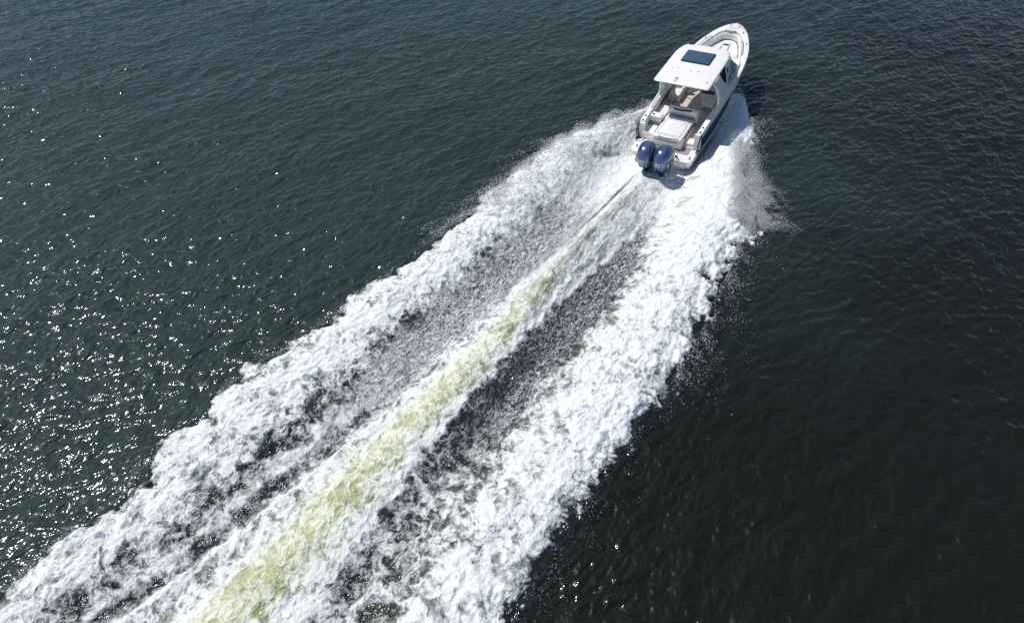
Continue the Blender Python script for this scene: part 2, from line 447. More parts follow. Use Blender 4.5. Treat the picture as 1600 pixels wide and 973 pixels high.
# ------------------------------------------------------------------ spray: tens of thousands of drops
def mat_spray():
    mt, t, b = new_mat('spray_drops')
    b.inputs['Base Color'].default_value = (0.96, 0.965, 0.97, 1)
    b.inputs['Roughness'].default_value = 0.4
    b.inputs['Transmission Weight'].default_value = 0.0
    N = NT(t)
    tr = N.n('ShaderNodeBsdfTranslucent'); tr.inputs[0].default_value = (0.96, 0.965, 0.97, 1)
    mx = N.n('ShaderNodeMixShader'); mx.inputs[0].default_value = 0.65
    t.links.new(b.outputs[0], mx.inputs[1]); t.links.new(tr.outputs[0], mx.inputs[2])
    t.links.new(mx.outputs[0], t.nodes['Material Output'].inputs[0])
    return mt
M_SPRAY = mat_spray()
TET = np.array([(1, 1, 1), (1, -1, -1), (-1, 1, -1), (-1, -1, 1)], dtype=np.float32) / 1.5
TF = np.array([(0, 1, 2), (0, 3, 1), (0, 2, 3), (1, 3, 2)])
rng = np.random.RandomState(5)
def surf(s, t):
    i = np.clip(np.searchsorted(sx, s), 0, NS - 1); j = np.clip(np.searchsorted(ty, t), 0, NTt - 1)
    return H.reshape(NS, NTt)[i, j]
def drops(name, s, t, z, r, label):
    n = len(s)
    P = np.stack([-s, t, z], 1)
    a = rng.rand(n) * 6.28; b = rng.rand(n) * 6.28
    ca, sa, cb, sb = np.cos(a), np.sin(a), np.cos(b), np.sin(b)
    Rm = np.stack([np.stack([ca, -sa, 0 * a], 1), np.stack([sa * cb, ca * cb, -sb], 1), np.stack([sa * sb, ca * sb, cb], 1)], 1)
    V = np.einsum('nij,kj->nki', Rm, TET) * r[:, None, None] + P[:, None, :]
    Fc = (np.arange(n)[:, None, None] * 4 + TF[None]).reshape(-1, 3)
    me = bpy.data.meshes.new(name)
    me.vertices.add(n * 4); me.vertices.foreach_set('co', V.astype(np.float32).ravel())
    me.loops.add(len(Fc) * 3); me.polygons.add(len(Fc))
    me.loops.foreach_set('vertex_index', Fc.astype(np.int32).ravel())
    me.polygons.foreach_set('loop_start', np.arange(0, len(Fc) * 3, 3, dtype=np.int32))
    me.polygons.foreach_set('loop_total', np.full(len(Fc), 3, dtype=np.int32))
    me.update(calc_edges=True)
    me.materials.append(M_SPRAY)
    o = bpy.data.objects.new(name, me); COL.objects.link(o)
    o.rotation_euler = (0, 0, HEAD)
    o['kind'] = 'stuff'; o['label'] = label; o['category'] = 'spray'
    return o
def clump(s, t, sc, seed, lo=-0.1, an=2.0):
    """thinning mask that leaves the drops in clusters and streamers"""
    sg_ = np.sign(t); u = (s + t * sg_) * .707; v = (s - t * sg_) * .707
    return fbm(u * sc * .86 / an, v * sc * .86 * an * .85, 4, seed, 0.62) + 0.3 * (rng.rand(len(s)) - .5) > lo
def port_plume(n):
    s = rng.uniform(-5.6, 7.0, n); w = rng.beta(2.2, 1.3, n)
    A = line(LA, s)
    base = along([(-6, 1.35), (-2, 1.6), (0, 2.4), (7, 3.4)], s)
    out = A + along([(-6, .1), (-3, .25), (0, .45), (7, .1)], s)
    t = base + (out - base) * w + rng.normal(0, .08, n)
    top = along([(-5.6, .25), (-3.5, .75), (-1, .85), (1, .65), (4, .3), (7, .1)], s) * np.sin(np.clip(w, 0, 1) * 2.6 + .35)
    k = clump(s, t, 1.3, 400, -.05)
    lobes = .55 + .75 * fbm(s * .9, t * .6, 3, 410, .6)
    z = .85 * top * lobes * rng.rand(n) ** 0.7
    s, t, z = s[k], t[k], z[k]
    z = z + surf(s, t) + .02
    r = np.exp(rng.normal(math.log(.009), .5, len(s)))
    return s, t, z, np.clip(r, .004, .04)
def edge_spray(L, sgn, s0, s1, n, reach, hz, size, seed):
    s = rng.uniform(s0, s1, n); d = rng.exponential(reach, n) - .12
    t = line(L, s) + sgn * (d + np.abs(perlin(s * .6, s * 0 + 3.1, seed)) * .6 - .1)
    k = clump(s, t, 1.1, seed, .0)
    s, t, d = s[k], t[k], d[k]
    z = surf(s, t) + hz * rng.rand(len(s)) * np.exp(-np.abs(d))
    r = np.clip(np.exp(rng.normal(math.log(size), .5, len(s))), .003, .035)
    return s, t, z, r
def cat(*a):
    return [np.concatenate(v) for v in zip(*a)]
drops('spray', *cat(port_plume(62000), edge_spray(LA, 1, -5, 9, 16000, .30, .4, .009, 51), edge_spray(LA, 1, 9, 25, 5000, .12, .2, .008, 52)),
      'mist of white drops thrown up off the port side of the speeding boat')
def stbd_fan(n):
    s = -3.6 + 6.4 * rng.beta(2.4, 1.3, n)
    d = rng.beta(1.0, 2.2, n) * along([(-3.6, .15), (-2.5, .45), (-.5, 1.2), (1.2, 2.15), (1.8, 2.0), (2.3, 1.1), (2.8, .4)], s)
    t = line(LG, s) - d * (.95 + .35 * perlin(s * 1.1, s * 0 + 1.5, 443)) + rng.uniform(-.2, 1.0, n)
    k = clump(s, t, 1.7, 440, -.30 + .16 * d, 1.3)
    s, t, d = s[k], t[k], d[k]
    z = surf(s, t) + .05 + .35 * rng.rand(len(s)) * np.exp(-d)
    r = np.clip(np.exp(rng.normal(math.log(.0050), .5, len(s))), .004, .03)
    return s, t, z, r
drops('spray', *cat(stbd_fan(120000), edge_spray(LG, -1, -6, 12, 14000, .28, .3, .009, 61), edge_spray(LG, -1, 5, 22, 3500, .45, .1, .006, 63)),
      'thin fan of drops flying out past the foam edge on the starboard side')

# ------------------------------------------------------------------ boat materials
def simple(name, col, rough, metal=0.0, var=0.04, scale=6.0, coat=0.0, spec=0.5):
    mt, t, b = new_mat(name)
    N = NT(t)
    n = N.noise(N.coord(), scale, 4.0, 0.6)
    c2 = tuple(max(0, c * (1 - 2.2 * var)) for c in col) + (1,)
    N.put(b.inputs['Base Color'], N.mix(N.ramp(n, .35, .65), c2, tuple(col) + (1,)))
    N.put(b.inputs['Roughness'], N.ramp(n, .3, .7, rough * .85, min(1, rough * 1.15)))
    b.inputs['Metallic'].default_value = metal
    b.inputs['Coat Weight'].default_value = coat
    b.inputs['Coat Roughness'].default_value = 0.06
    b.inputs['Specular IOR Level'].default_value = spec
    return mt
M_WHITE = simple('white_gelcoat', (0.90, 0.86, 0.81), 0.25, var=.02)
M_DECK = simple('nonskid_deck', (0.82, 0.78, 0.74), 0.6, var=.05, scale=20)
M_FLOOR = simple('greige_floor_mat', (0.62, 0.56, 0.52), 0.8, var=.08, scale=18)
M_GREY = simple('grey_tread', (0.36, 0.33, 0.32), 0.8, var=.08, scale=25)
M_VINYL = simple('white_vinyl', (0.82, 0.81, 0.78), 0.45, var=.03, scale=5)
M_TAUPE = simple('taupe_vinyl', (0.68, 0.645, 0.61), 0.5, var=.04)
M_NAVY = simple('navy_gelcoat', (0.010, 0.016, 0.060), 0.35, var=.05, coat=0.0, spec=.2)
M_COWL = simple('blue_grey_cowling', (0.085, 0.145, 0.265), 0.26, metal=.45, var=.04, coat=.7)
M_COWLD = simple('dark_blue_trim', (0.02, 0.035, 0.09), 0.3, metal=.3, coat=.4)
M_BLACK = simple('black_plastic', (0.015, 0.015, 0.018), 0.4)
M_STEEL = simple('stainless_steel', (0.55, 0.56, 0.58), 0.18, metal=1.0)
M_ALU = simple('pale_painted_aluminium', (0.62, 0.64, 0.68), 0.3, var=.02)
M_DECAL = simple('silver_decal', (0.62, 0.66, 0.72), 0.4)
M_TINT = simple('grey_smoked_panel', (0.07, 0.085, 0.09), 0.3, var=.1)
M_SILVER = simple('grey_hatch', (0.30, 0.30, 0.31), 0.45, var=.08)
def glass(name, col, alpha_mix, rough=0.03):
    mt, t, b = new_mat(name)
    N = NT(t)
    b.inputs['Base Color'].default_value = col
    b.inputs['Roughness'].default_value = rough
    b.inputs['IOR'].default_value = 1.5
    tr = N.n('ShaderNodeBsdfTransparent'); tr.inputs[0].default_value = tuple(0.4 + .6 * c for c in col[:3]) + (1,)
    mx = N.n('ShaderNodeMixShader')
    N.put(mx.inputs[0], N.ramp(N.noise(N.coord(), 3.0, 2.0), 0, 1, alpha_mix - .04, alpha_mix + .04))
    t.links.new(tr.outputs[0], mx.inputs[1]); t.links.new(b.outputs[0], mx.inputs[2])
    t.links.new(mx.outputs[0], t.nodes['Material Output'].inputs[0])
    return mt
M_GLASS = glass('green_tinted_glass', (0.10, 0.42, 0.36, 1), 0.35)
M_HATCH = glass('smoked_hatch_glass', (0.05, 0.095, 0.14, 1), 0.97, 0.08)

# ------------------------------------------------------------------ mesh helpers
def obj(name, bm, mat, parent=None, smooth=True, auto=35):
    me = bpy.data.meshes.new(name)
    bmesh.ops.recalc_face_normals(bm, faces=bm.faces)
    if smooth:
        for f in bm.faces:
            f.smooth = True
        for e in bm.edges:
            if len(e.link_faces) == 2 and e.calc_face_angle(0) > R(auto):
                e.smooth = False
    bm.to_mesh(me); bm.free()
    me.materials.append(mat)
    o = bpy.data.objects.new(name, me)
    COL.objects.link(o)
    if parent:
        o.parent = parent
    return o
def box(bm, c, s, bev=0.02, seg=2, rz=0.0, ry=0.0, rx=0.0, taper=1.0):
    g = bmesh.ops.create_cube(bm, size=1.0)
    vs = g['verts']
    for v in vs:
        k = taper if v.co.z > 0 else 1.0
        v.co = Vector((v.co.x * s[0] * k, v.co.y * s[1] * k, v.co.z * s[2]))
    if bev > 0:
        es = list({e for v in vs for e in v.link_edges})
        r = bmesh.ops.bevel(bm, geom=es, offset=min(bev, min(s) * .45), segments=seg, affect='EDGES', profile=.6)
        vs = list({v for f in r['faces'] for v in f.verts} | {v for v in vs if v.is_valid})
        vs = list({w for v in vs for f in v.link_faces for w in f.verts})
    M = Matrix.Translation(c) @ Matrix.Rotation(rz, 4, 'Z') @ Matrix.Rotation(ry, 4, 'Y') @ Matrix.Rotation(rx, 4, 'X')
    bmesh.ops.transform(bm, matrix=M, verts=vs)
    return vs
def slab(bm, pts, z0, z1, bev=0.015, seg=2):
    """extruded outline; z0/z1 may be functions of (x, y)"""
    f0 = z0 if callable(z0) else (lambda x, y: z0); f1 = z1 if callable(z1) else (lambda x, y: z1)
    a = [bm.verts.new((x, y, f0(x, y))) for x, y in pts]; b = [bm.verts.new((x, y, f1(x, y))) for x, y in pts]
    n = len(pts)
    top = bm.faces.new(b); bm.faces.new(a[::-1])
    for i in range(n):
        bm.faces.new((a[i], a[(i + 1) % n], b[(i + 1) % n], b[i]))
    if bev > 0:
        bmesh.ops.bevel(bm, geom=list(top.edges), offset=bev, segments=seg, affect='EDGES', profile=.6)
def rrect(x0, x1, y0, y1, r, k=5):
    out = []
    for cx, cy, a0 in ((x1 - r, y1 - r, 0), (x0 + r, y1 - r, 90), (x0 + r, y0 + r, 180), (x1 - r, y0 + r, 270)):
        for i in range(k + 1):
            a = R(a0 + 90 * i / k)
            out.append((cx + r * math.cos(a), cy + r * math.sin(a)))
    return out
def tube(bm, pts, r, seg=8, closed=False):
    pts = [Vector(p) for p in pts]
    rings = []
    n = len(pts)
    for i, p in enumerate(pts):
        if closed:
            d = (pts[(i + 1) % n] - pts[i - 1]).normalized()
        else:
            d = (pts[min(i + 1, n - 1)] - pts[max(i - 1, 0)]).normalized()
        ref = Vector((0, 0, 1)) if abs(d.z) < .95 else Vector((1, 0, 0))
        u = d.cross(ref).normalized(); v = d.cross(u)
        rr = r[i] if isinstance(r, (list, tuple)) else r
        rings.append([bm.verts.new(p + (u * math.cos(2 * math.pi * k / seg) + v * math.sin(2 * math.pi * k / seg)) * rr) for k in range(seg)])
    for i in range(n if closed else n - 1):
        a, b = rings[i], rings[(i + 1) % n]
        for k in range(seg):
            bm.faces.new((a[k], a[(k + 1) % seg], b[(k + 1) % seg], b[k]))
    if not closed:
        bm.faces.new(rings[0][::-1]); bm.faces.new(rings[-1])
def loft(bm, rings, closed=True, caps=True):
    vr = [[bm.verts.new(p) for p in r] for r in rings]
    n = len(vr[0])
    for a, b in zip(vr[:-1], vr[1:]):
        for k in range(n if closed else n - 1):
            bm.faces.new((a[k], a[(k + 1) % n], b[(k + 1) % n], b[k]))
    if caps and closed:
        bm.faces.new(vr[0][::-1]); bm.faces.new(vr[-1])
    return vr
def arc(p0, p1, p2, n=10):
    p0, p1, p2 = map(Vector, (p0, p1, p2))
    return [p0 * (1 - u) ** 2 + p1 * 2 * u * (1 - u) + p2 * u * u for u in (i / n for i in range(n + 1))]

# ------------------------------------------------------------------ the boat (local: x forward from the stern platform, y port, z up)
boat = bpy.data.objects.new('motorboat', None)
COL.objects.link(boat)
boat['label'] = 'white dual-console motorboat with navy hull, hardtop and two outboards speeding away'
boat['category'] = 'boat'
Mr = Matrix.Rotation(HEAD, 4, 'Z') @ Matrix.Rotation(-TRIM, 4, 'Y') @ Matrix.Rotation(HEEL, 4, 'X')
boat.rotation_euler = Mr.to_euler()
boat.location = (0, 0, 0)
boat.empty_display_size = .5

def tab(T):
    a = np.array(T)
    return lambda x: float(np.interp(x, a[:, 0], a[:, 1]))
def smooth_tab(T):
    """monotone-ish Catmull interpolation of a table"""
    a = np.array(T)
    xs, ys = a[:, 0], a[:, 1]
    m_ = np.gradient(ys, xs)
    def f(x):
        x = min(max(x, xs[0]), xs[-1])
        i = min(int(np.searchsorted(xs, x, 'right')) - 1, len(xs) - 2)
        i = max(i, 0)
        h_ = xs[i + 1] - xs[i]; u = (x - xs[i]) / h_
        return float((2*u**3 - 3*u**2 + 1)*ys[i] + (u**3 - 2*u**2 + u)*h_*m_[i] + (-2*u**3 + 3*u**2)*ys[i+1] + (u**3 - u**2)*h_*m_[i+1])
    return f
YS = smooth_tab([(0, 1.30), (1, 1.36), (2, 1.39), (3.5, 1.43), (5, 1.46), (6.2, 1.44), (7.2, 1.34), (8.0, 1.17), (8.7, .92), (9.2, .71), (9.55, .48), (9.8, .25), (9.93, .05)])
ZS = tab([(0, .40), (.62, .40), (.82, .52), (1.12, 1.14), (1.3, 1.19), (3, 1.24), (5, 1.34), (7, 1.48), (9.93, 1.66)])
YC = tab([(0, 1.24), (3, 1.36), (5, 1.32), (7, .86), (8.5, .36), (9.4, .10), (9.93, .0)])
ZC = tab([(0, .02), (3, .04), (5, .14), (7, .40), (8.5, .74), (9.4, 1.05), (9.93, 1.40)])
ZK = tab([(0, -.38), (4, -.38), (6, -.28), (7.5, .02), (8.7, .45), (9.5, .95), (9.93, 1.38)])
stx = [0.30, .45, .62, .72, .82, .92, 1.02, 1.12, 1.3, 1.7, 2.2, 3, 3.8, 4.6, 5.4, 6.2, 6.8, 7.3, 7.8, 8.2, 8.6, 9.0, 9.3, 9.55, 9.75, 9.88, 9.93]
def side_pt(x, u, sgn, off=0.0):
    """u 0 at the chine, 1 at the sheer; slight flare"""
    yc, zc, ys, zs = YC(x), ZC(x), YS(x), ZS(x)
    y = yc + (ys - yc) * (u ** .8 if x < 6 else u ** 1.15)
    return Vector((x, sgn * (y + off), zc + (zs - zc) * u))
bm = bmesh.new()
for sgn in (1, -1):
    vr = [[bm.verts.new(side_pt(x, u, sgn)) for u in (0, .2, .4, .6, .8, 1.0)] for x in stx]
    for a, b in zip(vr[:-1], vr[1:]):
        for k in range(5):
            bm.faces.new((a[k], a[k + 1], b[k + 1], b[k]))
bmesh.ops.remove_doubles(bm, verts=bm.verts, dist=.004)
hull = obj('hull', bm, M_NAVY, boat)
bm = bmesh.new()
rings = []
for x in stx:
    yc, zc, zk = YC(x), ZC(x), ZK(x)
    rings.append([Vector((x, yc + .012, zc + .07)), Vector((x, yc + .012, zc - .005)), Vector((x, yc * .55, zc * .5 + zk * .5 - .02)), Vector((x, 0, zk)),
                  Vector((x, -yc * .55, zc * .5 + zk * .5 - .02)), Vector((x, -yc - .012, zc - .005)), Vector((x, -yc - .012, zc + .07))])
loft(bm, rings, closed=False)
vs0 = [bm.verts.new(p) for p in rings[0]] + [bm.verts.new((0.30, -YC(0), .38)), bm.verts.new((0.30, YC(0), .38))]
bm.faces.new(vs0)
obj('hull_bottom', bm, M_WHITE, boat)
# white sheer band above the navy
bm = bmesh.new()
for sgn in (1, -1):
    xs = [x for x in stx if x >= 1.12]
    vr = []
    for x in xs:
        vr.append([bm.verts.new(side_pt(x, u, sgn, .012)) for u in (.90, .95, 1.0)])
    for a, b in zip(vr[:-1], vr[1:]):
        for k in range(2):
            bm.faces.new((a[k], a[k + 1], b[k + 1], b[k]))
obj('sheer_band', bm, M_WHITE, boat)
for sgn in (1, -1):
    bm = bmesh.new()
    tube(bm, [side_pt(x, .91, sgn, .03) for x in stx if 1.12 <= x <= 9.92], .022, 6)
    obj('rub_rail', bm, M_STEEL, boat)
    # lighter boot stripe low on the navy side
    bm = bmesh.new()
    vr = [[bm.verts.new(side_pt(x, u, sgn, .006)) for u in (.10, .20)] for x in stx if x < 9.3]
    for a, b in zip(vr[:-1], vr[1:]):
        bm.faces.new((a[0], a[1], b[1], b[0]))
    obj('boot_stripe', bm, M_ALU, boat)

# gunwale cap, cockpit to bow, with its inner edge
def YI(x):
    if x < 6.2: return YS(x) - .22
    w = .22 + .10 * min(1, (x - 6.2) / 1.5)
    return max(YS(x) - w, 0)
XB = 9.14                                              # aft edge of the foredeck
gx = [1.12, 1.3, 1.7, 2.2, 3, 3.8, 4.6, 5.4, 6.2, 6.8, 7.3, 7.8, 8.2, 8.55, 8.8]
bow_in = [(8.8, YI(8.8)), (8.98, .46), (9.10, .31), (9.15, .15), (9.17, 0)]
bm = bmesh.new()
outer = [(x, YS(x) + .01) for x in gx] + [(9.0, YS(9.0) + .01), (9.25, YS(9.25) + .01), (9.5, YS(9.5) + .01), (9.72, YS(9.72) + .01), (9.94, .0)]
inner = [(x, YI(x)) for x in gx[:-1]] + bow_in
inner = inner + [inner[-1]] * (len(outer) - len(inner))
def capz(x, y): return ZS(x) + .02 + .03 * (1 - min(1, abs(y) / max(.2, YS(x))))
for sgn in (1, -1):
    prev = None
    n = len(outer)
    for (ox, oy), (ix, iy) in zip(outer, inner):
        row = []
        for u, dz in ((0, -.03), (.06, 0), (.5, .012), (.94, .0), (1, -.05)):
            x = ox + (ix - ox) * u; y = oy + (iy - oy) * u
            row.append(bm.verts.new((x, sgn * y, ZS(ox + (ix - ox) * u) + .03 + dz)))
        if prev:
            for k in range(4):
                try: bm.faces.new((prev[k], prev[k + 1], row[k + 1], row[k]))
                except ValueError: pass
        prev = row
bmesh.ops.remove_doubles(bm, verts=bm.verts, dist=.003)
obj('gunwale', bm, M_WHITE, boat, auto=50)

# inner liner walls
FZ = .50; BZ = .66
bm = bmesh.new()
for sgn in (1, -1):
    pts = [(x, YI(x)) for x in gx[:-1]] + bow_in
    vr = []
    for x, y in pts:
        zf = FZ if x < 6.5 else BZ
        vr.append([bm.verts.new((x, sgn * y, ZS(x) + .0)), bm.verts.new((x, sgn * (y + .012 if y > 0 else 0), ZS(x) - .25)), bm.verts.new((x, sgn * y, zf - .02))])
    for a, b in zip(vr[:-1], vr[1:]):
        for k in range(2):
            bm.faces.new((a[k], a[k + 1], b[k + 1], b[k]))
bmesh.ops.remove_doubles(bm, verts=bm.verts, dist=.003)
obj('inner_liner', bm, M_DECK, boat)
# end faces that close the gunwales at the stern
for sgn in (1, -1):
    bm = bmesh.new()
    slab(bm, [(1.02, sgn * 1.10), (1.14, sgn * 1.10), (1.14, sgn * 1.36), (1.02, sgn * 1.35)], .46, 1.16, .02)
    obj('coaming_end', bm, M_WHITE, boat)
# cockpit floor and bow floor
bm = bmesh.new()
xs = [.95, 2, 3, 4, 5, 6, 6.6]
slab(bm, [(x, YI(x) + .02) for x in xs] + [(x, -YI(x) - .02) for x in xs[::-1]], FZ - .1, FZ, 0)
obj('cockpit_floor', bm, M_FLOOR, boat)
bm = bmesh.new()
xs = [6.55, 7, 7.5, 8, 8.5, 8.9]
slab(bm, [(x, YI(x) + .01) for x in xs] + [(x, -YI(x) - .01) for x in xs[::-1]], BZ - .1, BZ, 0)
obj('bow_floor', bm, M_FLOOR, boat)
# swim platform with the transom step
bm = bmesh.new()
slab(bm, rrect(0.0, 1.1, -1.34, 1.34, .22), .26, .45, .03, 3)
pl = obj('swim_platform', bm, M_WHITE, boat)
bm = bmesh.new(); slab(bm, [(.50, .66), (.82, .66), (.98, .5), (.98, -.95), (.93, -1.05), (.58, -1.05), (.50, -.95)], .452, .462, 0)
obj('tread_pad', bm, M_GREY, pl)
for y, x in ((1.15, .35), (-1.2, .33)):
    bm = bmesh.new(); box(bm, (x, y, .47), (.17, .045, .04), .015)
    obj('cleat', bm, M_STEEL, pl)
bm = bmesh.new(); slab(bm, rrect(-.02, .12, -1.05, 1.05, .05), .20, .30, .02)
obj('platform_edge', bm, M_WHITE, pl)
# transom bulkhead across the stern
bm = bmesh.new(); box(bm, (1.02, .88, .62), (.10, .62, .34), .03)
obj('transom', bm, M_WHITE, boat)

# aft sun pad module
mod = []
bm = bmesh.new(); box(bm, (1.58, .0, .64), (1.72, 1.30, .36), .05, 3)
base = obj('sunpad_base', bm, M_WHITE, boat)
bm = bmesh.new(); box(bm, (1.53, .0, .865), (1.64, 1.24, .11), .05, 4)
pad = obj('sunpad', bm, M_VINYL, boat)
bm = bmesh.new(); box(bm, (1.60, .0, .925), (1.25, .96, .03), .014, 2)
obj('cushion', bm, M_VINYL, pad)
bm = bmesh.new(); tube(bm, [(.92, .5, .93), (2.3, .5, .93)], .008, 5); tube(bm, [(.92, -.5, .93), (2.3, -.5, .93)], .008, 5); tube(bm, [(.92, .5, .93), (.92, -.5, .93)], .008, 5)
obj('piping', bm, M_TAUPE, pad)
bm = bmesh.new(); box(bm, (2.40, -.0, .88), (.16, 1.22, .13), .03)
obj('pad_hinge_panel', bm, M_SILVER, boat)
bm = bmesh.new(); box(bm, (2.62, -.04, .96), (.22, 1.30, .62), .07, 4, ry=R(-16))
bk = obj('backrest', bm, M_VINYL, boat)
bm = bmesh.new(); box(bm, (2.66, -.04, .98), (.215, .42, .61), .06, 3, ry=R(-16))
obj('backrest_panel', bm, M_TAUPE, bk)
bm = bmesh.new(); box(bm, (2.95, -.04, .70), (.50, 1.26, .40), .06, 4)
obj('bench_seat', bm, M_VINYL, boat)
bm = bmesh.new(); tube(bm, arc((2.42, .33, 1.27), (2.10, -.03, 1.40), (2.47, -.42, 1.27), 12), .035, 8)
tube(bm, [(2.42, .33, 1.27), (2.52, .30, 1.20)], .028, 6); tube(bm, [(2.47, -.42, 1.27), (2.54, -.40, 1.20)], .028, 6)
obj('backrest_bolster', bm, M_NAVY, boat)
bm = bmesh.new(); tube(bm, [(.72, .3, .90)] + arc((.66, .34, .98), (.50, -.05, 1.02), (.70, -.52, .98), 10) + [(.76, -.5, .90)], .019, 6)
obj('grab_rail', bm, M_STEEL, boat)
bm = bmesh.new(); box(bm, (.70, .0, .80), (.06, .95, .08), .02)
obj('pad_latch', bm, M_SILVER, boat)
for y in (.67, -.68):
    bm = bmesh.new(); box(bm, (1.75, y, .80), (1.35, .03, .05), .01)
    obj('pad_side_rail', bm, M_BLACK, boat)

# port quarter: step box, locker with cup holders, side seat
bm = bmesh.new(); box(bm, (1.36, .96, .62), (.62, .58, .30), .04, 3)
obj('step_box', bm, M_WHITE, boat)
bm = bmesh.new(); box(bm, (1.90, .95, .82), (.36, .58, .66), .05, 3)
loc_ = obj('locker', bm, M_WHITE, boat)
bm = bmesh.new(); box(bm, (1.716, .95, .83), (.02, .50, .16), .006)
obj('locker_recess', bm, M_SILVER, loc_)
for x, y in ((2.0, 1.19), (1.86, 1.04)):
    bm = bmesh.new(); bmesh.ops.create_cone(bm, cap_ends=True, segments=16, radius1=.05, radius2=.05, depth=.02, matrix=Matrix.Translation((x, y, 1.16)))
    obj('cup_holder', bm, M_BLACK, loc_)
bm = bmesh.new(); box(bm, (2.72, .93, .68), (.95, .46, .36), .05, 3)
obj('side_seat', bm, M_VINYL, boat)
bm = bmesh.new(); box(bm, (3.8, YI(3.8) - .012, .86), (1.25, .02, .16), .005)
obj('side_pocket', bm, M_BLACK, boat)
bm = bmesh.new(); box(bm, (3.8, -YI(3.8) + .012, .86), (1.25, .02, .16), .005)
obj('side_pocket', bm, M_BLACK, boat)
for sgn in (1, -1):
    for x in (1.2, 1.5):
        bm = bmesh.new(); bmesh.ops.create_cone(bm, cap_ends=True, segments=14, radius1=.042, radius2=.042, depth=.02, matrix=Matrix.Translation((x, sgn * 1.27, ZS(x) + .05)))
        obj('rod_holder', bm, M_BLACK, boat)
    # stern rails running down from the gunwale to the platform
    bm = bmesh.new()
    tube(bm, arc((1.10, sgn * 1.37, 1.18), (.80, sgn * 1.38, 1.05), (.70, sgn * 1.33, .50), 8), .028, 8)
    obj('stern_rail', bm, M_BLACK, boat)
    bm = bmesh.new()
    tube(bm, [(1.06, sgn * 1.12, 1.10), (1.02, sgn * 1.12, .50)], .02, 6)
    obj('gate_post', bm, M_STEEL, boat)
    # gunwale grab rails
    bm = bmesh.new()
    tube(bm, [(2.12, sgn * 1.26, ZS(2.1) + .03), (2.2, sgn * 1.26, ZS(2.1) + .12), (3.0, sgn * 1.31, ZS(3) + .13), (3.1, sgn * 1.31, ZS(3) + .03)], .014, 6)
    obj('gunwale_rail', bm, M_STEEL, boat)
# starboard quarter filler
bm = bmesh.new(); box(bm, (1.28, -.93, .56), (.40, .46, .16), .03)
obj('boarding_step', bm, M_WHITE, boat)

# port lounge, helm seat module, galley
bm = bmesh.new(); box(bm, (4.55, .94, .70), (1.0, .52, .40), .06, 3)
lg = obj('lounge_seat', bm, M_VINYL, boat)
bm = bmesh.new(); box(bm, (4.98, .90, 1.02), (.18, .58, .55), .07, 3, ry=R(8))
obj('lounge_back', bm, M_VINYL, lg)
bm = bmesh.new(); tube(bm, [(3.05, .70, .92), (3.68, .70, .92)], .022, 6)
obj('seat_rail', bm, M_BLACK, boat)
bm = bmesh.new(); box(bm, (4.78, -.56, .86), (.62, .82, .74), .04, 3)
gal = obj('galley_unit', bm, M_DECK, boat)
bm = bmesh.new(); box(bm, (4.462, -.50, 1.08), (.02, .58, .20), .01)
obj('galley_panel', bm, M_TINT, gal)
bm = bmesh.new(); box(bm, (4.10, -.72, .68), (.72, .55, .38), .04, 3)
ic = obj('icebox', bm, M_DECK, boat)
bm = bmesh.new(); box(bm, (3.735, -.72, .68), (.02, .46, .22), .01)
obj('icebox_door', bm, M_SILVER, ic)
bm = bmesh.new(); box(bm, (5.05, -.55, 1.36), (.42, .80, .14), .05, 3); box(bm, (4.82, -.55, 1.62), (.13, .80, .50), .05, 3, ry=R(-8))
obj('helm_seat', bm, M_BLACK, boat)

# consoles and dash either side of the walk-through
for sgn, nm in ((1, 'port_console'), (-1, 'helm_console')):
    bm = bmesh.new()
    ys0, ys1 = (.30, YI(6.2) + .02)
    pts = [(5.95, ys0), (6.98, ys0), (6.98, YI(6.98) + .02), (6.4, YI(6.4) + .03), (5.95, ys1)]
    pts = [(x, sgn * y) for x, y in pts]
    if sgn < 0: pts = pts[::-1]
    slab(bm, pts, BZ - .2, lambda x, y: 1.60 if x < 6.5 else 1.50, .05, 3)
    c = obj('console', bm, M_WHITE, boat)
    bm = bmesh.new(); box(bm, (5.80, sgn * .76, 1.26), (.36, .86, .62), .03, 2, ry=R(14))
    obj('dashboard', bm, M_BLACK if sgn < 0 else M_DECK, c)
    if sgn < 0:
        bm = bmesh.new(); tube(bm, [(5.52 + .05 * math.cos(a), -.62 + .19 * math.sin(a), 1.32 + .17 * math.cos(a)) for a in np.linspace(0, 2 * math.pi, 20, endpoint=False)], .016, 6, closed=True)
        for a in (0, 2.1, 4.2):
            tube(bm, [(5.62, -.62, 1.32), (5.52 + .05 * math.cos(a), -.62 + .19 * math.sin(a), 1.32 + .17 * math.cos(a))], .012, 5)
        obj('steering_wheel', bm, M_STEEL, c)
    # backrests of the bow lounges lean against the consoles
    bm = bmesh.new(); box(bm, (7.06, sgn * .72, 1.18), (.14, .80, .55), .05, 3, ry=R(10))
    obj('bow_lounge_back', bm, M_TAUPE, boat)

